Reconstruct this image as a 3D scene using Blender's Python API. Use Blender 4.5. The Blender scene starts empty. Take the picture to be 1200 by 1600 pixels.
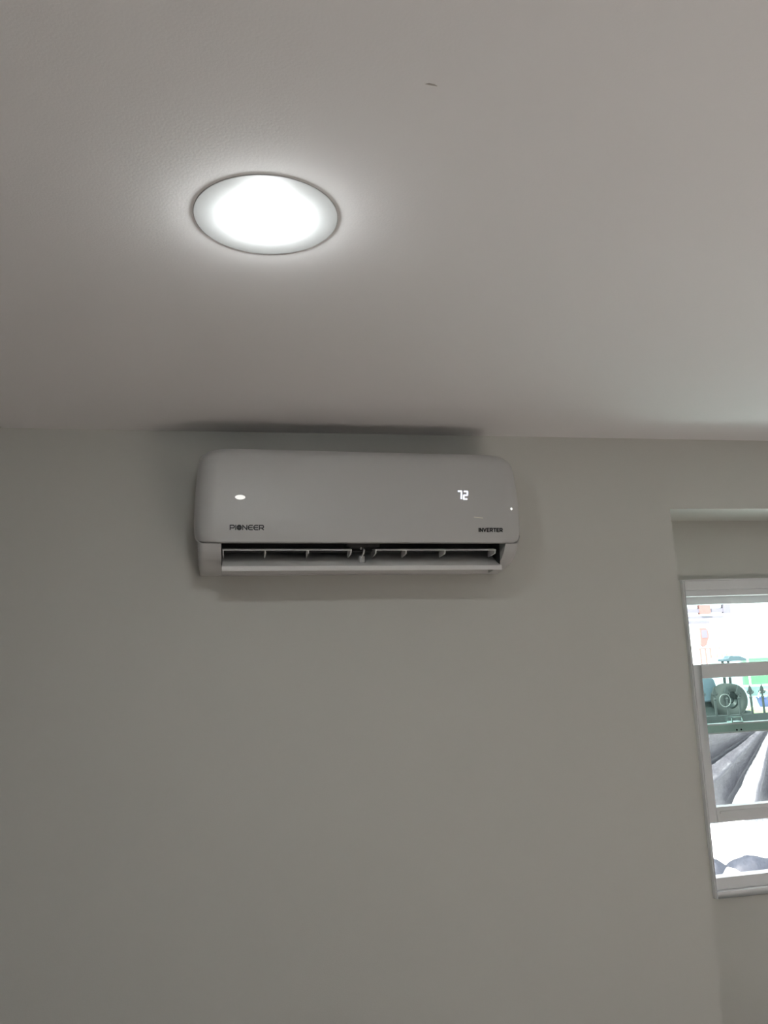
import bpy, bmesh, math, random
from mathutils import Vector, Matrix, noise

random.seed(7)
SC = bpy.context.scene
COL = SC.collection
PI = math.pi

# ------------------------------------------------------------------ camera
EYE = Vector((0.0, -2.03, 1.72))
pitch, yaw, roll = math.radians(10.004), math.radians(11.503), math.radians(-2.199)
fw = Vector((math.sin(yaw) * math.cos(pitch), math.cos(yaw) * math.cos(pitch), math.sin(pitch)))
rt = Vector((math.cos(yaw), -math.sin(yaw), 0))
up = rt.cross(fw)
rt2 = rt * math.cos(roll) + up * math.sin(roll)
up2 = up * math.cos(roll) - rt * math.sin(roll)
cam = bpy.data.cameras.new('camera')
cam_o = bpy.data.objects.new('camera', cam)
COL.objects.link(cam_o)
m = Matrix.Identity(4)
for i in range(3):
    m[i][0], m[i][1], m[i][2], m[i][3] = rt2[i], up2[i], -fw[i], EYE[i]
cam_o.matrix_world = m
cam.sensor_fit = 'VERTICAL'
cam.sensor_height = 36.0
cam.sensor_width = 27.0
cam.lens = 1200 / 1600 * 36.0
cam.clip_start = 0.02
cam.clip_end = 200
SC.camera = cam_o

# ------------------------------------------------------------------ light and exposure
LAMP = 185.0           # radiance of every downlight lens
SKY = 4.0
SUN = 45.0
world = bpy.data.worlds.new('sky')
SC.world = world
world.use_nodes = True
bg = world.node_tree.nodes['Background']
bg.inputs['Color'].default_value = (0.86, 0.94, 1.0, 1)
bg.inputs['Strength'].default_value = SKY
sun = bpy.data.lights.new('sun', 'SUN')
sun.energy = SUN
sun.color = (1.0, 0.97, 0.94)
sun.angle = 0.009
sun_o = bpy.data.objects.new('sun', sun)
COL.objects.link(sun_o)
sun_o.location = (-4, -6, 9)
sun_o.rotation_euler = Vector((-0.5, -0.35, 0.8)).to_track_quat('Z', 'Y').to_euler()
SC.view_settings.view_transform = 'Standard'
SC.view_settings.look = 'None'
SC.view_settings.exposure = 0.14
SC.view_settings.gamma = 1.0
SC.view_settings.use_curve_mapping = False
SC.cycles.use_denoising = True
SC.cycles.max_bounces = 12
SC.cycles.diffuse_bounces = 8
SC.cycles.transparent_max_bounces = 12
SC.cycles.sample_clamp_indirect = 6.0
SC.cycles.caustics_reflective = False
SC.cycles.caustics_refractive = False


# ------------------------------------------------------------------ materials
def mat(name, color, rough=0.6, metal=0.0, spec=0.5, bump=0.0, scale=200.0, vary=0.0, vscale=3.0, coat=0.0):
    M = bpy.data.materials.new(name)
    M.use_nodes = True
    nt = M.node_tree
    b = nt.nodes['Principled BSDF']
    b.inputs['Base Color'].default_value = (*color, 1)
    b.inputs['Roughness'].default_value = rough
    b.inputs['Metallic'].default_value = metal
    b.inputs['Specular IOR Level'].default_value = spec
    b.inputs['Coat Weight'].default_value = coat
    tc = nt.nodes.new('ShaderNodeTexCoord')
    if vary:
        n = nt.nodes.new('ShaderNodeTexNoise')
        n.inputs['Scale'].default_value = vscale
        n.inputs['Detail'].default_value = 4
        nt.links.new(tc.outputs['Object'], n.inputs['Vector'])
        mx = nt.nodes.new('ShaderNodeMix')
        mx.data_type = 'RGBA'
        mx.inputs[6].default_value = (*[c * (1 - vary) for c in color], 1)
        mx.inputs[7].default_value = (*[min(1, c * (1 + vary)) for c in color], 1)
        nt.links.new(n.outputs['Fac'], mx.inputs[0])
        nt.links.new(mx.outputs[2], b.inputs['Base Color'])
    if bump:
        n2 = nt.nodes.new('ShaderNodeTexNoise')
        n2.inputs['Scale'].default_value = scale
        n2.inputs['Detail'].default_value = 3
        nt.links.new(tc.outputs['Object'], n2.inputs['Vector'])
        bp = nt.nodes.new('ShaderNodeBump')
        bp.inputs['Strength'].default_value = bump
        bp.inputs['Distance'].default_value = 0.002
        nt.links.new(n2.outputs['Fac'], bp.inputs['Height'])
        nt.links.new(bp.outputs['Normal'], b.inputs['Normal'])
    return M


def emit(name, color, strength):
    M = bpy.data.materials.new(name)
    M.use_nodes = True
    nt = M.node_tree
    nt.nodes.remove(nt.nodes['Principled BSDF'])
    e = nt.nodes.new('ShaderNodeEmission')
    e.inputs['Color'].default_value = (*color, 1)
    e.inputs['Strength'].default_value = strength
    nt.links.new(e.outputs[0], nt.nodes['Material Output'].inputs['Surface'])
    return M


def glass(name, tint, gloss=0.06):
    M = bpy.data.materials.new(name)
    M.use_nodes = True
    nt = M.node_tree
    nt.nodes.remove(nt.nodes['Principled BSDF'])
    t = nt.nodes.new('ShaderNodeBsdfTransparent')
    t.inputs['Color'].default_value = (*tint, 1)
    g = nt.nodes.new('ShaderNodeBsdfGlossy')
    g.inputs['Roughness'].default_value = 0.02
    x = nt.nodes.new('ShaderNodeMixShader')
    x.inputs[0].default_value = gloss
    nt.links.new(t.outputs[0], x.inputs[1])
    nt.links.new(g.outputs[0], x.inputs[2])
    nt.links.new(x.outputs[0], nt.nodes['Material Output'].inputs['Surface'])
    return M


def screen_mat():
    M = bpy.data.materials.new('insect_screen_mesh')
    M.use_nodes = True
    nt = M.node_tree
    b = nt.nodes['Principled BSDF']
    b.inputs['Base Color'].default_value = (0.10, 0.10, 0.11, 1)
    b.inputs['Roughness'].default_value = 0.5
    tc = nt.nodes.new('ShaderNodeTexCoord')
    n = nt.nodes.new('ShaderNodeTexNoise')
    n.inputs['Scale'].default_value = 260
    n.inputs['Detail'].default_value = 2
    nt.links.new(tc.outputs['Object'], n.inputs['Vector'])
    r = nt.nodes.new('ShaderNodeMapRange')
    r.inputs[1].default_value = 0.35
    r.inputs[2].default_value = 0.65
    r.inputs[3].default_value = 0.08
    r.inputs[4].default_value = 0.30
    nt.links.new(n.outputs['Fac'], r.inputs[0])
    t = nt.nodes.new('ShaderNodeBsdfTransparent')
    x = nt.nodes.new('ShaderNodeMixShader')
    nt.links.new(r.outputs[0], x.inputs[0])
    nt.links.new(t.outputs[0], x.inputs[1])
    nt.links.new(b.outputs[0], x.inputs[2])
    nt.links.new(x.outputs[0], nt.nodes['Material Output'].inputs['Surface'])
    return M


M_WALL = mat('painted_drywall', (0.605, 0.60, 0.562), 0.85, bump=0.12, scale=350, vary=0.012, vscale=1.5, spec=0.2)
M_CEIL = mat('ceiling_paint', (0.80, 0.785, 0.785), 0.9, bump=0.08, scale=300, spec=0.15)
M_FLOOR = mat('pale_floor', (0.56, 0.505, 0.475), 0.5, vary=0.08, vscale=6)
M_VINYL = mat('white_vinyl', (0.80, 0.80, 0.81), 0.35, vary=0.01)
M_PLASTIC = mat('white_plastic', (0.53, 0.525, 0.515), 0.42, spec=0.35, vary=0.005)
M_CHASSIS = mat('white_plastic_chassis', (0.53, 0.525, 0.515), 0.45, spec=0.35, vary=0.005)
M_DUCT = mat('dark_duct', (0.05, 0.05, 0.05), 0.7)
M_LOUVER = mat('louver_plastic', (0.72, 0.715, 0.70), 0.5, spec=0.3)
M_PRINT = mat('dark_grey_print', (0.035, 0.035, 0.038), 0.5)
M_BLACK = mat('black_print', (0.006, 0.006, 0.007), 0.5)
M_DIGIT = emit('display_digits', (0.82, 0.86, 1.0), 1.3)
M_MARK = emit('mark_glow', (0.93, 0.93, 0.88), 0.95)  # emission that keeps the small panel marks white
M_LENS = emit('lamp_lens', (0.96, 1.0, 1.0), LAMP)
M_TRIM = mat('lamp_trim_white', (0.55, 0.56, 0.56), 0.5)
M_GLASS = glass('window_glass', (0.86, 0.95, 0.925), 0.05)
M_PALE = glass('pale_glass', (0.93, 0.96, 0.955), 0.05)
M_CLEAR = glass('clear_glass', (0.94, 0.95, 0.945), 0.05)
M_SCREEN = screen_mat()
M_GROUND = mat('pale_concrete', (0.68, 0.69, 0.70), 0.9, vary=0.08, vscale=2)
M_IRON = mat('grey_green_iron', (0.012, 0.015, 0.0145), 0.6, vary=0.1, vscale=30, spec=0.2)
M_RING = mat('pale_iron', (0.045, 0.052, 0.048), 0.5)
M_TARP = mat('grey_tarpaulin', (0.036, 0.036, 0.043), 0.40, bump=0.5, scale=140, vary=0.12, vscale=14, spec=0.5)
M_DARKTARP = mat('slate_blue_sheet', (0.011, 0.0145, 0.023), 0.6, bump=0.4, scale=25, vary=0.15, vscale=9)
M_SACK = mat('white_sack', (0.75, 0.75, 0.74), 0.8, bump=0.4, scale=40)
M_SMOKE = mat('screw_hole_black', (0.004, 0.004, 0.004), 0.8)


# ------------------------------------------------------------------ mesh helpers
class MB:
    def __init__(self):
        self.bm = bmesh.new()
        self.mats = []

    def box(self, x0, x1, y0, y1, z0, z1, mi=0):
        v = [self.bm.verts.new(p) for p in ((x0, y0, z0), (x1, y0, z0), (x1, y1, z0), (x0, y1, z0),
                                            (x0, y0, z1), (x1, y0, z1), (x1, y1, z1), (x0, y1, z1))]
        for f in ((3, 2, 1, 0), (4, 5, 6, 7), (0, 1, 5, 4), (1, 2, 6, 5), (2, 3, 7, 6), (3, 0, 4, 7)):
            self.bm.faces.new([v[i] for i in f]).material_index = mi
        return self

    def prism_x(self, prof, x0, x1, mi=0, caps=True):
        """profile of (y, z) points extruded along x"""
        a = [self.bm.verts.new((x0, y, z)) for y, z in prof]
        b = [self.bm.verts.new((x1, y, z)) for y, z in prof]
        n = len(prof)
        for i in range(n):
            j = (i + 1) % n
            self.bm.faces.new((a[i], a[j], b[j], b[i])).material_index = mi
        if caps:
            self.bm.faces.new(list(reversed(a))).material_index = mi
            self.bm.faces.new(b).material_index = mi
        return self

    def prism_y(self, prof, y0, y1, mi=0):
        """outline of (x, z) points extruded along y"""
        a = [self.bm.verts.new((x, y0, z)) for x, z in prof]
        b = [self.bm.verts.new((x, y1, z)) for x, z in prof]
        n = len(prof)
        for i in range(n):
            j = (i + 1) % n
            self.bm.faces.new((a[i], a[j], b[j], b[i])).material_index = mi
        self.bm.faces.new(list(reversed(a))).material_index = mi
        self.bm.faces.new(b).material_index = mi
        return self

    def lathe(self, prof, seg=48, cx=0, cy=0, cz=0, axis='z', mi=0, close=False):
        rings = []
        for r, h in prof:
            ring = []
            for k in range(seg):
                a = 2 * PI * k / seg
                if axis == 'z':
                    p = (cx + r * math.cos(a), cy + r * math.sin(a), cz + h)
                elif axis == 'y':
                    p = (cx + r * math.cos(a), cy + h, cz + r * math.sin(a))
                else:
                    p = (cx + h, cy + r * math.cos(a), cz + r * math.sin(a))
                ring.append(self.bm.verts.new(p))
            rings.append(ring)
        pairs = list(zip(rings, rings[1:]))
        if close:
            pairs.append((rings[-1], rings[0]))
        for A, B in pairs:
            for k in range(seg):
                j = (k + 1) % seg
                self.bm.faces.new((A[k], A[j], B[j], B[k])).material_index = mi
        if not close:
            if prof[0][0] > 1e-6:
                self.bm.faces.new(list(reversed(rings[0]))).material_index = mi
            if prof[-1][0] > 1e-6:
                self.bm.faces.new(rings[-1]).material_index = mi
        return self

    def tube(self, pts, r, seg=8, closed=False, mi=0):
        pts = [Vector(p) for p in pts]
        n = len(pts)
        rings = []
        for i, p in enumerate(pts):
            a = pts[(i - 1) % n] if (closed or i > 0) else p
            b = pts[(i + 1) % n] if (closed or i < n - 1) else p
            t = (b - a).normalized()
            s = Vector((0, 1, 0)) if abs(t.y) < 0.9 else Vector((1, 0, 0))
            u = t.cross(s).normalized()
            w = t.cross(u)
            rings.append([self.bm.verts.new(p + (u * math.cos(2 * PI * k / seg) + w * math.sin(2 * PI * k / seg)) * r) for k in range(seg)])
        for i in range(n if closed else n - 1):
            A, B = rings[i], rings[(i + 1) % n]
            for k in range(seg):
                j = (k + 1) % seg
                self.bm.faces.new((A[k], A[j], B[j], B[k])).material_index = mi
        if not closed:
            self.bm.faces.new(list(reversed(rings[0]))).material_index = mi
            self.bm.faces.new(rings[-1]).material_index = mi
        return self

    def build(self, name, mats, parent=None, smooth=False, bevel=0.0, seg=2):
        bmesh.ops.remove_doubles(self.bm, verts=self.bm.verts, dist=1e-6)
        bmesh.ops.recalc_face_normals(self.bm, faces=self.bm.faces)
        me = bpy.data.meshes.new(name)
        self.bm.to_mesh(me)
        self.bm.free()
        o = bpy.data.objects.new(name, me)
        COL.objects.link(o)
        for M in (mats if isinstance(mats, (list, tuple)) else [mats]):
            me.materials.append(M)
        if smooth:
            for p in me.polygons:
                p.use_smooth = True
        if bevel:
            md = o.modifiers.new('bevel', 'BEVEL')
            md.width = bevel
            md.segments = seg
            md.limit_method = 'ANGLE'
            md.angle_limit = math.radians(35)
            for p in me.polygons:
                p.use_smooth = True
            w = o.modifiers.new('wn', 'WEIGHTED_NORMAL')
            w.keep_sharp = True
        if parent:
            o.parent = parent
        return o


def thing(name, label, cat, loc=(0, 0, 0), group=None):
    o = bpy.data.objects.new(name, None)
    o.empty_display_size = 0.1
    COL.objects.link(o)
    o.location = loc
    return tag(o, label, cat, group)


def tag(o, label, cat, group=None):
    o['label'] = label
    o['category'] = cat
    if group:
        o['group'] = group
    return o


def struct(o):
    o['kind'] = 'structure'
    return o


# ------------------------------------------------------------------ room shell
CZ = 2.306                      # ceiling height
X0, X1, YB = -2.3, 5.3, -3.8    # inner faces of the side and rear walls
NX0, NX1, NY, NZ = 1.277, 2.42, 0.229, 2.092   # window recess
WX0, WX1, WZ0, WZ1 = 1.43, 2.27, 0.936, 1.895  # window frame
OUT = 0.42                      # outer face of the back wall

RECESS = [0.0, 1.40, 2.60]       # the window recess and two added repeats, unseen, for more daylight along the wall
w = MB()
xl = X0 - 0.15
for dx in RECESS:
    w.box(xl, NX0 + dx, 0, OUT, -0.2, CZ)                        # pier beside the recess
    w.box(NX0 + dx, NX1 + dx, 0, OUT, NZ, CZ)                    # header over the recess
    xl = NX1 + dx
w.box(xl, X1 + 0.15, 0, OUT, -0.2, CZ)
struct(w.build('wall_back', M_WALL))
w = MB()
for dx in RECESS:
    zb = WZ0 if dx == 0 else 0.0
    zt = WZ1 if dx == 0 else 2.06
    w.box(NX0 + dx, WX0 + dx, NY, OUT, -0.2, NZ)
    w.box(WX1 + dx, NX1 + dx, NY, OUT, -0.2, NZ)
    w.box(WX0 + dx, WX1 + dx, NY, OUT, -0.2, zb)
    w.box(WX0 + dx, WX1 + dx, NY, OUT, zt, NZ)
struct(w.build('wall_recess', M_WALL))
M_WALL2 = mat('low_bounce_grey', (0.11, 0.108, 0.105), 0.85, bump=0.1, scale=350, spec=0.2)  # unseen walls made dark so less light bounces onto the back wall
struct(MB().box(X0 - 0.15, X0, YB, 0, -0.2, CZ).build('wall_left', M_WALL2))
struct(MB().box(X1, X1 + 0.15, YB, 0, -0.2, CZ).build('wall_right', M_WALL2))
struct(MB().box(X0 - 0.15, X1 + 0.15, YB - 0.2, YB, -0.2, CZ).build('wall_rear', M_WALL2))
struct(MB().box(X0 - 0.15, X1 + 0.15, YB - 0.2, OUT, -0.25, 0).build('floor', M_FLOOR))
KX0, KX1, KY0, KY1 = -0.75, 0.60, -3.72, -2.72     # added roof window, unseen behind the viewer; its sun patch brightens the ceiling
w = MB()
w.box(X0 - 0.15, KX0, YB - 0.2, OUT, CZ, CZ + 0.16)
w.box(KX1, X1 + 0.15, YB - 0.2, OUT, CZ, CZ + 0.16)
w.box(KX0, KX1, YB - 0.2, KY0, CZ, CZ + 0.16)
w.box(KX0, KX1, KY1, OUT, CZ, CZ + 0.16)
ceil = struct(w.build('ceiling', M_CEIL))
w = MB()
w.box(KX0, KX0 + 0.03, KY0, KY1, CZ + 0.10, CZ + 0.20)
w.box(KX1 - 0.03, KX1, KY0, KY1, CZ + 0.10, CZ + 0.20)
w.box(KX0 + 0.03, KX1 - 0.03, KY0, KY0 + 0.03, CZ + 0.10, CZ + 0.20)
w.box(KX0 + 0.03, KX1 - 0.03, KY1 - 0.03, KY1, CZ + 0.10, CZ + 0.20)
w = struct(w.build('added_roof_window', M_VINYL))  # frame of the added roof window
MB().box(KX0 + 0.03, KX1 - 0.03, KY0 + 0.03, KY1 - 0.03, CZ + 0.17, CZ + 0.175).build('pane', M_CLEAR, w)
# small scuff in the ceiling paint
s = MB()
s.prism_y([(0, 0), (0.004, 0.0016), (0.010, 0.0006), (0.0135, -0.0012), (0.008, -0.0008)], 0, 0.0012)
sc_o = s.build('paint_scuff', mat('scuffed_paint', (0.42, 0.39, 0.36), 0.9), ceil)
sc_o.location = (0.204, -1.334, CZ - 0.0006)
sc_o.rotation_euler = (PI / 2, 0, 0)


# ------------------------------------------------------------------ recessed lights
def recessed_light(x, y, label):
    t = thing('recessed_light', label, 'light', (x, y, CZ), 'recessed ceiling lights')
    f = MB()
    f.lathe([(0.0980, 0.0), (0.0979, -0.0006), (0.0970, -0.0009), (0.060, -0.0016), (0.042, -0.0014), (0.040, 0.0)], 72, close=True)
    f = f.build('trim_ring', M_TRIM, t, smooth=True)
    f.data.set_sharp_from_angle(angle=math.radians(15))
    h, R = 0.019, 0.034
    prof = [(R, -0.0005), (R, -0.005)]
    for k in range(1, 9):
        a = k / 8 * PI / 2
        prof.append((max(R * math.cos(a), 0.0), -0.005 - (h - 0.005) * math.sin(a)))
    prof[-1] = (0.0005, -h)
    MB().lathe(prof, 56).build('lens', M_LENS, t, smooth=True)
    return t


recessed_light(0.05, -1.055, 'round white recessed ceiling light glowing above the wall air conditioner')
for (x, y, lab) in ((0.05, -2.75, 'added recessed ceiling light, unseen behind the viewer'),):
    recessed_light(x, y, lab)  # extra downlight out of view, added to light the room

# ------------------------------------------------------------------ air conditioner
# local frame: x along the wall from the middle, y = -depth from the wall, z up from the underside
AC = thing('air_conditioner', 'white wall mounted split air conditioner showing 72 above its open louver', 'air conditioner', (0.325, -0.001, 1.914))
AC.rotation_euler = (0, 0.0125, 0)
H = 0.297
ZB = 0.062            # lower edge of the front panel
SL, SR = -0.347, 0.364   # ends of the outlet slot


def lerp(tab, z):
    for (a, b), (c, d) in zip(tab, tab[1:]):
        if z <= c:
            t = (z - a) / (c - a) if c > a else 0
            t = max(0, min(1, t))
            return b + (d - b) * t
    return tab[-1][1]


def smooth_tab(tab, z):
    s = 0.012
    return sum(lerp(tab, z + k * s / 3) for k in range(-3, 4)) / 7


HALF = [(0.05, 0.402), (0.075, 0.409), (0.10, 0.412), (0.15, 0.4115), (0.20, 0.409), (0.25, 0.4045), (0.30, 0.398)]
DEPTH = [(0.04, 0.190), (0.062, 0.191), (0.075, 0.195), (0.11, 0.198), (0.18, 0.197), (0.24, 0.192), (0.275, 0.184), (0.297, 0.172)]


def half_w(z):
    w_ = smooth_tab(HALF, z)
    r = 0.034
    if z > H - r:
        k = (z - (H - r)) / r
        w_ -= r * (1 - math.sqrt(max(0, 1 - k * k)))
    r = 0.016
    if z < ZB + r:
        k = ((ZB + r) - z) / r
        w_ -= r * 0.8 * (1 - math.sqrt(max(0, 1 - k * k)))
    return w_


def panel_depth(x, z):
    w_ = half_w(z)
    d = smooth_tab(DEPTH, z)
    e = (abs(x) - (w_ - 0.05)) / 0.05
    if e > 0:
        e = min(1, e)
        d -= 0.038 * (1 - math.sqrt(max(0, 1 - e * e)))
    e = (z - (H - 0.018)) / 0.018
    if e > 0:
        e = min(1, e)
        d -= 0.014 * (1 - math.sqrt(max(0, 1 - e * e)))
    return d


def make_panel():
    bm = bmesh.new()
    zs = [ZB + (H - ZB) * (0.5 - 0.5 * math.cos(PI * k / 44)) for k in range(45)]
    ss = []
    for k in range(15):
        ss.append(1 - 0.14 * math.sin(k / 14 * PI / 2))
    ss = [-v for v in ss] + [i / 12 * 0.86 for i in range(-11, 12)] + list(reversed(ss))
    grid = []
    for z in zs:
        row = []
        w_ = half_w(z)
        for s_ in ss:
            x = s_ * w_
            row.append(bm.verts.new((x, -panel_depth(x, z), z)))
        grid.append(row)
    for a, b in zip(grid, grid[1:]):
        for k in range(len(ss) - 1):
            bm.faces.new((a[k], a[k + 1], b[k + 1], b[k])).smooth = True
    rim = grid[0] + [r[-1] for r in grid[1:-1]] + list(reversed(grid[-1])) + [r[0] for r in reversed(grid[1:-1])]
    back = []
    for v in rim:
        z = v.co.z
        back.append(bm.verts.new((v.co.x * 0.9975, -0.135 if z > ZB + 0.02 else -0.168, z)))
    n = len(rim)
    for k in range(n):
        j = (k + 1) % n
        f = bm.faces.new((rim[k], rim[j], back[j], back[k]))
        f.smooth = True
    bm.faces.new(back)
    bmesh.ops.recalc_face_normals(bm, faces=bm.faces)
    me = bpy.data.meshes.new('front_panel')
    bm.to_mesh(me)
    bm.free()
    me.materials.append(M_PLASTIC)
    o = bpy.data.objects.new('front_panel', me)
    COL.objects.link(o)
    me.set_sharp_from_angle(angle=math.radians(50))
    o.parent = AC
    return o


panel = make_panel()

END = [(0, 0), (-0.035, 0), (-0.065, 0.0015), (-0.095, 0.0065), (-0.125, 0.016), (-0.150, 0.029), (-0.170, 0.045), (-0.181, 0.060),
       (-0.165, 0.0625), (-0.155, 0.283), (-0.14, 0.292), (0, 0.292)]
MID = [(0, 0), (-0.034, 0), (-0.036, 0.004), (-0.039, 0.012), (-0.046, 0.058), (-0.085, 0.09), (-0.150, 0.09), (-0.160, 0.066),
       (-0.155, 0.283), (-0.14, 0.292), (0, 0.292)]


def end_block(b, xa, xb, outer_left):
    """end cap of the chassis: the profile shrinks a little towards its rounded outer side"""
    rows = []
    L = abs(xb - xa)
    es = [L] + [v for v in (0.026, 0.019, 0.013, 0.008, 0.004, 0.0015, 0.0) if v < L - 0.001]
    for e in es:                      # e = distance from the outer side
        x = xb - e if xb > xa else xb + e
        k = max(0.0, (0.013 - e) / 0.013)
        shrink = 0.011 * (1 - math.sqrt(1 - k * k))
        k = max(0.0, (0.030 - e) / 0.034)
        drop = 0.034 * (1 - math.sqrt(1 - k * k))
        row = []
        for y, z in END:
            yy, zz = y, z
            if 0 < -y and z < 0.062:
                yy = y + shrink * 0.7 if y < -0.05 else y
                zz = z + shrink * 0.9
            if z > 0.27:
                zz = z - drop
            row.append(b.bm.verts.new((x, yy, zz)))
        rows.append(row)
    n = len(END)
    for A, B in zip(rows, rows[1:]):
        for i in range(n):
            j = (i + 1) % n
            b.bm.faces.new((A[i], A[j], B[j], B[i]))
    b.bm.faces.new(rows[0])
    b.bm.faces.new(list(reversed(rows[-1])))


ch = MB()
end_block(ch, SL, -0.402, True)
end_block(ch, SR, 0.402, False)
ch.prism_x(MID, SL, SR)
cho = ch.build('chassis', [M_CHASSIS, M_DUCT], AC)
for p in cho.data.polygons:
    p.use_smooth = True
cho.data.set_sharp_from_angle(angle=math.radians(32))
# dark lining of the outlet
d = MB()
d.prism_x([(-0.0395, 0.0125), (-0.0465, 0.0582), (-0.0845, 0.0885), (-0.149, 0.0885), (-0.158, 0.067), (-0.1565, 0.066), (-0.147, 0.0865),
           (-0.086, 0.0865), (-0.0485, 0.0575), (-0.0415, 0.0128)], SL + 0.0015, SR - 0.0015)
d.box(SL + 0.0006, SL + 0.0022, -0.135, -0.056, 0.012, 0.085)
d.box(SR - 0.0022, SR - 0.0006, -0.135, -0.056, 0.012, 0.085)
d.build('outlet_duct', M_DUCT, AC)

# lower louver: curved flap with a down-turned lip
LX0, LX1 = -0.3455, 0.3625
# opened downwards, so its upper side faces the room
prof = [(-0.1475, -0.0035), (-0.1490, 0.0000), (-0.1488, 0.0085), (-0.1470, 0.0100), (-0.1440, 0.0098),
        (-0.1380, 0.0115), (-0.1150, 0.0205), (-0.0900, 0.0340), (-0.0600, 0.0540),
        (-0.0580, 0.0515), (-0.0880, 0.0305), (-0.1130, 0.0170), (-0.1360, 0.0075), (-0.1440, 0.0000)]
fl = MB().prism_x(prof, LX0, LX1).build('louver', M_LOUVER, AC, bevel=0.0008)

# inner deflector plates above the louver, with their little ribs
for (a, b, ribs) in ((-0.344, -0.030, (-0.3425, -0.242, -0.137, -0.0315)), (0.030, 0.3455, (0.0315, 0.109, 0.210, 0.344))):
    v = MB().prism_x([(-0.1585, 0.0455), (-0.1585, 0.0480), (-0.140, 0.0535), (-0.110, 0.055), (-0.110, 0.0525), (-0.140, 0.0508)], a, b)
    v = v.build('deflector_plate', M_LOUVER, AC)
    for r in ribs:
        MB().prism_x([(-0.1575, 0.0465), (-0.1540, 0.0385), (-0.140, 0.0370), (-0.100, 0.0340), (-0.100, 0.050), (-0.140, 0.0515)], r - 0.0012, r + 0.0012).build('rib', M_LOUVER, v)
# swing arm in the gap between the plates
arm = MB()
arm.tube([(0.003, -0.118, 0.066), (0.002, -0.132, 0.058), (0.003, -0.147, 0.048), (0.0015, -0.1440, 0.0400), (-0.001, -0.1250, 0.0320)], 0.0021, 8)
arm.lathe([(0.0045, -0.002), (0.0045, 0.002)], 16, cx=-0.004, cy=-0.138, cz=0.055, axis='x')
arm.box(-0.005, 0.008, -0.124, -0.102, 0.0190, 0.0360)
arm.build('louver_arm', M_LOUVER, AC, smooth=False)
MB().box(-0.042, 0.042, -0.150, -0.10, 0.0560, 0.064).build('motor_cover', M_DUCT, AC)


# ------------------------------------------------------------------ print on the front panel
def on_panel(bm_pts, lift=0.0007):
    return [Vector((x, -panel_depth(x, z) - lift, z)) for x, z in bm_pts]


def flat_mesh(name, polys, M, parent, lift=0.0007):
    """closed outlines (x, z) laid on the curved front panel as thin raised print"""
    bm = bmesh.new()
    for poly in polys:
        f_ = [bm.verts.new(p) for p in on_panel(poly, lift)]
        b_ = [bm.verts.new(p) for p in on_panel(poly, -0.0004)]
        n = len(poly)
        bm.faces.new(f_)
        bm.faces.new(list(reversed(b_)))
        for i in range(n):
            j = (i + 1) % n
            bm.faces.new((f_[j], f_[i], b_[i], b_[j]))
    bmesh.ops.triangulate(bm, faces=bm.faces)
    bmesh.ops.recalc_face_normals(bm, faces=bm.faces)
    me = bpy.data.meshes.new(name)
    bm.to_mesh(me)
    bm.free()
    me.materials.append(M)
    o = bpy.data.objects.new(name, me)
    COL.objects.link(o)
    o.parent = parent
    return o


def stroke(pts, wd):
    """polyline -> list of quads of width wd with square joints"""
    out = []
    for (ax, az), (bx, bz) in zip(pts, pts[1:]):
        L = math.hypot(bx - ax, bz - az)
        if L < 1e-9:
            continue
        tx, tz = (bx - ax) / L, (bz - az) / L
        nx, nz = -tz * wd / 2, tx * wd / 2
        e = wd * 0.35
        ax2, az2, bx2, bz2 = ax - tx * e, az - tz * e, bx + tx * e, bz + tz * e
        out.append([(ax2 - nx, az2 - nz), (bx2 - nx, bz2 - nz), (bx2 + nx, bz2 + nz), (ax2 + nx, az2 + nz)])
    return out


def letters(word, x0, z0, cw, gap, h, wd):
    """wide block letters from strokes, one after the other"""
    def arc(cx, cz, rx, rz, a0, a1, n=10):
        return [(cx + rx * math.cos(math.radians(a0 + (a1 - a0) * k / n)), cz + rz * math.sin(math.radians(a0 + (a1 - a0) * k / n))) for k in range(n + 1)]
    G = {
        'P': (1.0, [[(0, 0), (0, 1)], [(0, 1), (.7, 1)] + arc(.7, .7, .3, .3, 90, -90) + [(0, .4)]]),
        'R': (1.0, [[(0, 0), (0, 1)], [(0, 1), (.7, 1)] + arc(.7, .7, .3, .3, 90, -90) + [(0, .4)], [(.5, .4), (1, 0)]]),
        'I': (0.0, [[(0, 0), (0, 1)]]),
        'N': (1.0, [[(0, 0), (0, 1), (1, 0), (1, 1)]]),
        'C': (1.0, [[(1, 1), (.45, 1)] + arc(.45, .5, .45, .5, 90, 270) + [(1, 0)], [(0.05, .5), (.95, .5)]]),   # rounded E
        'E': (0.85, [[(.85, 0), (0, 0), (0, 1), (.85, 1)], [(0, .5), (.75, .5)]]),
        'V': (1.05, [[(0, 1), (.52, 0), (1.05, 1)]]),
        'T': (1.0, [[(0, 1), (1, 1)], [(.5, 0), (.5, 1)]]),
        'O': (1.0, [arc(.5, .5, .5, .52, 0, 360, 20), arc(.5, .5, .2, .5, 90, -90, 8), [(.06, .65), (.94, .65)], [(.06, .32), (.94, .32)], arc(.5, .5, .2, .5, 90, 270, 8)]),
    }
    polys, x = [], x0
    for c in word:
        gw, st = G[c]
        for s_ in st:
            polys += stroke([(x + px * cw, z0 + pz * h) for px, pz in s_], wd)
        x += gw * cw + gap
    return polys, x


pol, xe = letters('PIONCCR', -0.3265, 0.0905, 0.0098, 0.00325, 0.0104, 0.0024)
flat_mesh('maker_lettering', pol, M_PRINT, panel)
pol, xe = letters('INVERTER', 0.2895, 0.0885, 0.0060, 0.0030, 0.0084, 0.0025)
flat_mesh('inverter_lettering', pol, M_BLACK, panel)


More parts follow.
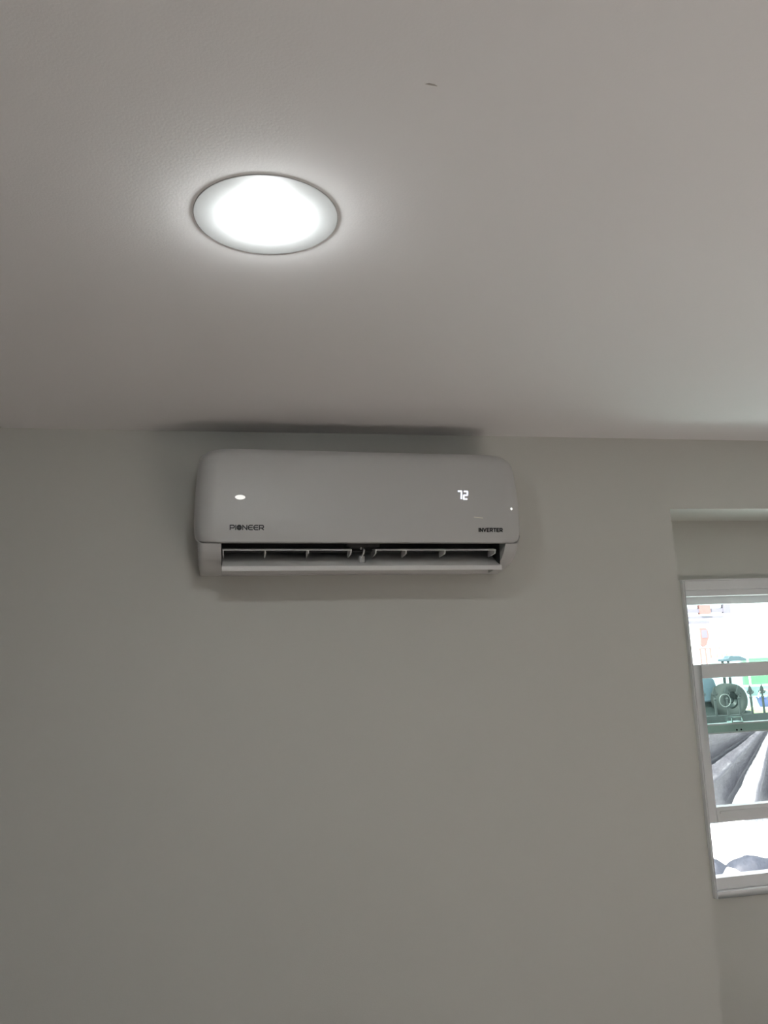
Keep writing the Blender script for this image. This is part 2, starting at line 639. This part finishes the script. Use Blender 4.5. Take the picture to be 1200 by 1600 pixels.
def seven(x, z, wd, h, segs, slant=0.10):
    t = 0.0040
    S = {'a': [(0, h), (wd, h)], 'b': [(wd, h), (wd, h / 2)], 'c': [(wd, h / 2), (wd, 0)], 'd': [(0, 0), (wd, 0)],
         'e': [(0, h / 2), (0, 0)], 'f': [(0, h), (0, h / 2)], 'g': [(0, h / 2), (wd, h / 2)]}
    polys = []
    for s_ in segs:
        (ax, az), (bx, bz) = S[s_]
        k = 0.10
        ax, bx, az, bz = ax + (bx - ax) * k, bx - (bx - ax) * k, az + (bz - az) * k, bz - (bz - az) * k
        q = stroke([(ax, az), (bx, bz)], t)[0]
        polys.append([(x + px + pz * slant, z + pz) for px, pz in q])
    return polys


disp = flat_mesh('temperature_display', seven(0.2370, 0.1720, 0.0092, 0.0200, 'abc') + seven(0.2525, 0.1715, 0.0092, 0.0200, 'abged'), M_DIGIT, panel)


def oval(cx, cz, rx, rz, n=28):
    return [(cx + rx * math.cos(2 * PI * k / n), cz + rz * math.sin(2 * PI * k / n)) for k in range(n)]


flat_mesh('glowing_mark', [oval(-0.3035, 0.1690, 0.0120, 0.0056)], M_MARK, panel)  # white oval mark, its brightness put into the colour as emission
flat_mesh('glowing_mark', [oval(0.3795, 0.1480, 0.0030, 0.0036)], M_MARK, panel)  # smaller round mark, emissive in the same way
flat_mesh('pale_streak', [[(0.277, 0.1245), (0.301, 0.1225), (0.301, 0.1240), (0.277, 0.1262)]], mat('pale_mark', (0.85, 0.83, 0.72), 0.3), panel)  # thin streak in a paler colour than the panel
# fine seam between the panel and the top cover
MB().box(-0.36, 0.36, -0.1585, -0.1570, 0.2925, 0.2955).build('top_seam', M_CHASSIS, AC)
for k in range(9):
    MB().box(-0.34, 0.34, -0.028 - k * 0.013, -0.022 - k * 0.013, 0.2915, 0.2965).build('intake_slat', M_CHASSIS, AC)

# ------------------------------------------------------------------ window
WIN = struct(thing('window_1', 'white double hung window with its lower sash raised', 'window', (0, 0, 0)))
del WIN['category']


def frame_rect(x0, x1, z0, z1, sl, sr, sb, st, y0, y1):
    b = MB()
    b.box(x0, x0 + sl, y0, y1, z0, z1)
    b.box(x1 - sr, x1, y0, y1, z0, z1)
    b.box(x0 + sl, x1 - sr, y0, y1, z0, z0 + sb)
    b.box(x0 + sl, x1 - sr, y0, y1, z1 - st, z1)
    return b


fr = frame_rect(WX0, WX1, WZ0, WZ1, 0.007, 0.03, 0.019, 0.030, 0.215, 0.285)
fr.box(WX0 + 0.007, WX1 - 0.03, 0.225, 0.305, 1.845, 1.865)        # stepped head
fr.box(WX0 + 0.007, WX1 - 0.03, 0.228, 0.262, WZ0 + 0.019, 0.991)  # stepped sill
fr.build('frame', M_VINYL, WIN, bevel=0.0015)
MB().box(WX0 - 0.004, WX1 + 0.004, 0.212, 0.252, WZ1, WZ1 + 0.004).build('head_bead', M_VINYL, WIN)
# upper sash (outer track)
ub = MB()
ub.box(1.437, 1.471, 0.270, 0.298, 1.408, 1.850)
ub.box(2.206, 2.240, 0.270, 0.298, 1.408, 1.850)
ub.box(1.471, 2.206, 0.270, 0.298, 1.820, 1.850)
us = ub.build('upper_sash', M_VINYL, WIN, bevel=0.0015)
M_TEAL = mat('teal_grey_rail', (0.52, 0.70, 0.64), 0.45)
mr = MB().box(1.471, 2.206, 0.270, 0.298, 1.411, 1.4365).build('meeting_rail', M_TEAL, us)
mr['label'] = 'teal grey bottom rail of the upper sash'
MB().box(1.471, 2.206, 0.2670, 0.298, 1.407, 1.411).build('glazing_bead', M_VINYL, us)
MB().box(1.471, 2.206, 0.282, 0.286, 1.438, 1.820).build('pane', M_GLASS, us)
lk = MB()
lk.box(1.588, 1.628, 0.268, 0.296, 1.438, 1.441)
lk.box(1.588, 1.591, 0.268, 0.272, 1.441, 1.456)
lk.box(1.625, 1.628, 0.268, 0.272, 1.441, 1.456)
lk.box(1.588, 1.628, 0.268, 0.272, 1.453, 1.456)
lk.build('sash_lock', M_TEAL, us)
for x in (1.603, 1.619):
    MB().lathe([(0.003, 0.0), (0.003, 0.002)], 14, cx=x, cy=0.2690, cz=1.4155, axis='y').build('screw_hole', M_SMOKE, us)
MB().box(1.471, 2.206, 0.2675, 0.271, 1.4335, 1.4385).build('glazing_bead', M_VINYL, us)
# lower sash (inner track, raised)
ls = frame_rect(1.437, 2.24, 1.152, 1.627, 0.031, 0.034, 0.044, 0.042, 0.221, 0.249).build('lower_sash', M_VINYL, WIN, bevel=0.0015)
MB().box(1.468, 2.206, 0.233, 0.237, 1.196, 1.585).build('pane', M_PALE, ls)
MB().box(1.478, 2.206, 0.217, 0.222, 1.178, 1.184).build('lift_rail', M_VINYL, ls)
# insect screen outside the lower half
sf = frame_rect(1.437, 2.24, 0.937, 1.430, 0.012, 0.012, 0.012, 0.012, 0.330, 0.342).build('screen_frame', M_VINYL, WIN)
MB().box(1.449, 2.228, 0.335, 0.337, 0.949, 1.418).build('insect_screen', M_SCREEN, sf)

# added glazed doors in the other recesses, unseen, letting in daylight for the ceiling
for n_, dx in enumerate(RECESS[1:]):
    o = struct(frame_rect(WX0 + dx, WX1 + dx, 0.0, 2.06, 0.05, 0.05, 0.08, 0.05, 0.235, 0.30).build('added_door_%d' % (n_ + 1), M_VINYL))
    MB().box(WX0 + dx + 0.05, WX1 + dx - 0.05, 0.265, 0.269, 0.08, 2.01).build('pane', M_CLEAR, o)

# ------------------------------------------------------------------ outside
GZ = -0.2
struct(MB().box(-16, 24, -20, 30, GZ - 0.3, GZ - 0.06).build('ground', M_GROUND))
struct(MB().box(-16, 24, OUT, 30, GZ - 0.06, GZ).build('pavement', M_GROUND))

# iron fence: each picket a part with its spear tip
FY = 5.6
F = thing('picket_fence', 'grey green iron fence with spear tipped pickets seen through the window', 'fence', (0, 0, 0))
MB().box(-0.5, 8.5, FY - 0.02, FY + 0.02, 0.79, 0.868).build('top_rail', M_IRON, F)
MB().box(-0.5, 8.5, FY - 0.015, FY + 0.015, -0.08, -0.03).build('bottom_rail', M_IRON, F)


def spear_mesh():
    b = MB()
    b.prism_y([(-0.010, 0.045), (-0.016, 0.062), (-0.024, 0.075), (-0.012, 0.105), (0, 0.140), (0.012, 0.105), (0.024, 0.075), (0.016, 0.062), (0.010, 0.045)], -0.009, 0.009)
    b.tube([(-0.006, 0, 0.048), (-0.026, 0, 0.050), (-0.038, 0, 0.064), (-0.034, 0, 0.076)], 0.006, 6)
    b.tube([(0.006, 0, 0.048), (0.026, 0, 0.050), (0.038, 0, 0.064), (0.034, 0, 0.076)], 0.006, 6)
    b.lathe([(0.010, -0.004), (0.017, 0.004), (0.017, 0.012), (0.010, 0.020)], 10)
    b.lathe([(0.009, 0.02), (0.009, 0.05)], 8)
    return b


pk = None
for i in range(-38, 24):
    x = 5.098 + 0.1445 * i
    if pk is None:
        pk = MB().lathe([(0.0125, GZ - 1.03), (0.0125, 0.0)], 8).build('picket', M_IRON, F)
        pk.location = (x, FY, 1.03)
        sp0 = spear_mesh().build('spear_tip', M_IRON, pk)
    else:
        c = pk.copy()
        COL.objects.link(c)
        c.parent = F
        c.location = (x, FY, 1.03)
        s_ = sp0.copy()
        COL.objects.link(s_)
        s_.parent = c
for (x, z) in ((5.208, 1.022), (5.79, 1.022)):
    MB().tube([(x + 0.066 * math.cos(2 * PI * k / 28), FY - 0.012, z + 0.066 * math.sin(2 * PI * k / 28)) for k in range(28)], 0.0045, 6, closed=True).build('ring_ornament', M_RING, F)


# grey tarpaulin hung along the lower half of the fence, pulled into folds that fan out from one corner
def tarp():
    bm = bmesh.new()
    NXg, NZg = 250, 70
    ox, oz = 5.76, 0.82
    g = []
    for j in range(NZg + 1):
        row = []
        for i in range(NXg + 1):
            x = 2.2 + 4.8 * i / NXg
            z = -0.02 + 0.77 * j / NZg
            dx, dz = ox - x, oz - z
            r = math.hypot(dx, dz)
            phi = math.degrees(math.atan2(dz, dx))
            h = 0.0
            for (pr, up_w, fall, amp) in ((4, 6, 19, 0.16), (29, 7, 17, 0.16), (55, 12, 15, 0.19), (82, 9, 16, 0.15), (106, 9, 16, 0.13), (132, 9, 16, 0.12)):
                q = phi - (pr - up_w / 2)
                if 0 <= q < up_w:
                    t = q / up_w
                    h = amp * (t * t * (3 - 2 * t))
                elif up_w <= q < up_w + fall:
                    h = amp * (1 - (q - up_w) / fall)
            rr = min(r, 1.0)
            off = h * rr + 0.012 * noise.noise(Vector((x * 5, z * 5, 0))) + 0.004 * noise.noise(Vector((x * 17, z * 17, 3)))
            row.append(bm.verts.new((x, 5.545 - off, z)))
        g.append(row)
    for a, b_ in zip(g, g[1:]):
        for i in range(NXg):
            bm.faces.new((a[i], a[i + 1], b_[i + 1], b_[i])).smooth = True
    me = bpy.data.meshes.new('tarpaulin')
    bm.to_mesh(me)
    bm.free()
    me.materials.append(M_TARP)
    o = bpy.data.objects.new('tarpaulin', me)
    COL.objects.link(o)
    md = o.modifiers.new('thick', 'SOLIDIFY')
    md.thickness = 0.003
    return o


tag(tarp(), 'silver grey tarpaulin hanging in diagonal folds along the fence', 'tarp')


# sheets and a sack lying on the ground below the window
def heap(name, label, cat, M, prof, y0, y1, seed, rough=0.012, group=None):
    """a sheet heaped over itself: its crest follows prof (x, z) and it falls away to the front and back"""
    bm = bmesh.new()
    N = 48
    g = []
    xa, xb = prof[0][0], prof[-1][0]
    for j in range(N + 1):
        row = []
        for i in range(N + 1):
            u, v = i / N, -1 + 2 * j / N
            px = xa + u * (xb - xa)
            py = (y0 + y1) / 2 + v * (y1 - y0) / 2
            t = 1 - abs(v) ** 2.6
            hz = lerp(prof, px) - GZ
            z = GZ + hz * t + rough * t * noise.noise(Vector((px * 11, py * 11, seed)))
            row.append(bm.verts.new((px, py, max(z, GZ + 0.002))))
        g.append(row)
    for a, b_ in zip(g, g[1:]):
        for i in range(N):
            bm.faces.new((a[i], a[i + 1], b_[i + 1], b_[i])).smooth = True
    edge = g[0] + [r[-1] for r in g[1:-1]] + list(reversed(g[-1])) + [r[0] for r in reversed(g[1:-1])]
    lo = [bm.verts.new((v.co.x, v.co.y, GZ)) for v in edge]
    n = len(edge)
    for k in range(n):
        bm.faces.new((edge[k], lo[k], lo[(k + 1) % n], edge[(k + 1) % n]))
    bm.faces.new(lo)
    bmesh.ops.recalc_face_normals(bm, faces=bm.faces)
    me = bpy.data.meshes.new(name)
    bm.to_mesh(me)
    bm.free()
    me.materials.append(M)
    o = bpy.data.objects.new(name, me)
    COL.objects.link(o)
    return tag(o, label, cat, group)


heap('crumpled_sheet', 'slate blue sheet heaped in a broad peak below the open window gap', 'sheet', M_DARKTARP,
     [(3.515, -0.19), (3.525, 0.062), (3.58, 0.092), (3.705, 0.132), (3.85, 0.088), (4.20, 0.05), (4.26, -0.19)], 3.12, 3.50, 2.0, group='dark sheets on the ground')
heap('crumpled_sheet', 'slate blue sheet at the left edge of the open window gap', 'sheet', M_DARKTARP,
     [(3.15, -0.19), (3.20, 0.06), (3.385, 0.152), (3.45, 0.118), (3.504, 0.07), (3.51, -0.19)], 3.12, 3.50, 5.0, group='dark sheets on the ground')
heap('sack', 'white sack lying in front of the two slate blue sheets', 'sack', M_SACK,
     [(3.27, -0.19), (3.265, 0.13), (3.295, 0.168), (3.34, 0.150), (3.40, 0.115), (3.425, -0.19)], 2.82, 3.08, 8.0)

# dark utility vehicle behind the fence: body, big wheel, canopy on posts
T = thing('tractor', 'dark grey green canopied tractor with a big round wheel behind the fence', 'vehicle', (7.6, 9.0, GZ))
M_TBODY = mat('dark_green_paint', (0.012, 0.016, 0.0155), 0.5, vary=0.1, spec=0.2)
M_THOOD = mat('blue_grey_paint', (0.035, 0.050, 0.060), 0.5, spec=0.2)
M_TYRE = mat('grey_rubber', (0.013, 0.0155, 0.0145), 0.85, spec=0.2, bump=0.5, scale=60, vary=0.15, vscale=20)
bd = MB()
bd.prism_y([(-0.75, 0.30), (0.30, 0.30), (0.46, 0.50), (0.46, 0.72), (0.10, 0.76), (0.05, 0.95), (-0.75, 0.95)], 0.05, 0.75)
bd.build('body', M_TBODY, T, bevel=0.03)
MB().prism_y([(-1.1, 0.9), (-0.22, 0.9), (-0.15, 1.05), (-0.20, 1.24), (-0.32, 1.34), (-1.1, 1.34)], 0.0, 0.7).build('engine_hood', M_THOOD, T, bevel=0.03)
wz, wx = 0.93, -0.09
tb = MB().lathe([(0.13, -0.10), (0.21, -0.13), (0.245, -0.105), (0.25, 0.0), (0.245, 0.105), (0.21, 0.13), (0.13, 0.10)], 36, cx=wx, cy=-0.15, cz=wz, axis='y', close=True)
wh = tb.build('wheel', M_TYRE, T, smooth=True)
MB().lathe([(0.135, -0.045), (0.12, -0.05), (0.05, -0.03), (0.04, -0.05), (0.0005, -0.05)], 28, cx=wx, cy=-0.15, cz=wz, axis='y').build('wheel_hub', M_TBODY, wh, smooth=True)
MB().box(wx - 0.05, wx + 0.05, -0.16, 0.06, wz - 0.05, wz + 0.05).build('axle', M_TBODY, T)
for x in (0.06, 0.16):
    MB().tube([(x, 0.13, 0.62), (x, 0.13, 1.53)], 0.022, 8).build('post', M_TBODY, T)
cn = MB().prism_y([(0.02, 1.50), (0.02, 1.535), (0.12, 1.545), (0.15, 1.585), (0.34, 1.577), (0.40, 1.55), (0.45, 1.53), (0.45, 1.50)], 0.06, 0.20)
cn.build('canopy', M_THOOD, T, bevel=0.01)
for x in (-0.62, 0.2):
    w2 = MB().lathe([(0.10, -0.07), (0.28, -0.09), (0.32, -0.06), (0.32, 0.06), (0.28, 0.09), (0.10, 0.07)], 32, cx=x, cy=0.02, cz=0.32, axis='y').build('wheel', M_TYRE, T, smooth=True)

# pale kiosk with a green fascia at the right
K = thing('kiosk', 'pale aqua street kiosk with green fascia and yellow base behind the fence', 'kiosk', (8.6, 10.0, GZ))
M_GREEN = mat('green_sign', (0.045, 0.12, 0.06), 0.5)
M_AQUA = mat('aqua_panel', (0.24, 0.32, 0.34), 0.5)
M_YELL = mat('lime_yellow_base', (0.42, 0.46, 0.24), 0.6)
M_WHITE = mat('white_gloss', (0.85, 0.85, 0.85), 0.4)
MB().box(0.0, 1.6, 0.0, 0.9, 0.70, 1.5).build('body', M_AQUA, K)
MB().box(0.0, 1.6, -0.04, 0.9, 0.0, 0.70).build('base', M_YELL, K)
MB().box(0.0, 1.6, -0.05, 0.0, 1.05, 1.5).build('fascia', M_GREEN, K)
MB().box(0.0, 1.6, -0.07, -0.0, 1.03, 1.055).build('trim_rail', M_WHITE, K)
for x in (0.09, 0.62, 1.15):
    MB().box(x, x + 0.025, -0.065, -0.05, 1.055, 1.5).build('trim_post', M_WHITE, K)
MB().box(0.0, 1.6, -0.36, -0.04, 0.665, 0.70).build('counter', M_YELL, K)
tb = thing('tub', 'blue plastic tub on the kiosk counter behind the fence', 'tub', (8.81, 9.79, GZ + 0.702))
M_BLUE = mat('blue_plastic', (0.025, 0.038, 0.13), 0.4)
MB().lathe([(0.075, 0.0), (0.115, 0.155), (0.122, 0.155), (0.122, 0.145), (0.108, 0.145), (0.07, 0.012), (0.0005, 0.012)], 28).build('basin', M_BLUE, tb, smooth=False)
MB().tube([(0.12 * math.cos(a), -0.03, 0.15 + 0.13 * math.sin(a)) for a in [PI * k / 12 for k in range(13)]], 0.008, 6).build('handle', M_WHITE, tb)

# white house across the road
HS = thing('house', 'sunlit white house with brick red details far behind the fence', 'house', (10.0, 14.0, GZ))
M_HW = mat('white_render', (0.84, 0.83, 0.80), 0.8)
M_RED = mat('faded_brick_red', (0.165, 0.062, 0.058), 0.8, vary=0.2, vscale=8)
M_LAV = mat('lavender_grey_band', (0.095, 0.076, 0.098), 0.7)
M_ORANGE = mat('pale_orange_wood', (0.14, 0.095, 0.065), 0.7)
MB().box(-2.5, 7.0, 0.0, 5.0, 0.0, 3.1).build('wall', M_HW, HS)
for (z0, z1, xe_) in ((2.43, 2.52, 1.25), (2.30, 2.345, 1.15), (2.18, 2.24, 0.75)):
    MB().box(-2.5, xe_, -0.06, 0.0, z0, z1).build('cornice', M_LAV, HS)
MB().box(0.52, 0.78, -0.10, 0.0, 2.40, 2.60).build('brick_panel', M_RED, HS)
MB().box(1.13, 1.30, -0.09, 0.0, 2.40, 2.62).build('corbel', M_LAV, HS)
wd = MB().prism_y([(0.48, 1.72), (0.54, 1.66), (0.62, 1.70), (0.70, 1.88), (0.70, 2.02), (0.64, 2.08), (0.50, 2.08)], -0.05, 0.0).build('window', M_RED, HS)
MB().box(0.52, 0.66, -0.055, -0.045, 1.86, 2.04).build('pane', M_LAV, wd)
MB().box(0.22, 1.20, -0.30, -0.27, 1.615, 1.64).build('handrail', M_RED, HS)
for x in (0.27, 0.40, 0.52):
    MB().box(x, x + 0.035, -0.30, -0.27, 0.0, 1.615).build('porch_post', M_RED, HS)
for x in (0.68, 0.80, 0.92, 1.04):
    MB().box(x, x + 0.03, -0.30, -0.27, 0.0, 1.50).build('baluster', M_ORANGE, HS)
for k in range(3):
    MB().box(0.1, 1.3, -0.9 + 0.3 * k, 0.0, 0.0 + 0.17 * k, 0.17 + 0.17 * k).build('porch_step', M_HW, HS)
MB().prism_y([(-2.8, 3.1), (7.3, 3.1), (5.5, 4.0), (-1.0, 4.0)], -0.3, 5.3).build('roof', M_RED, HS)
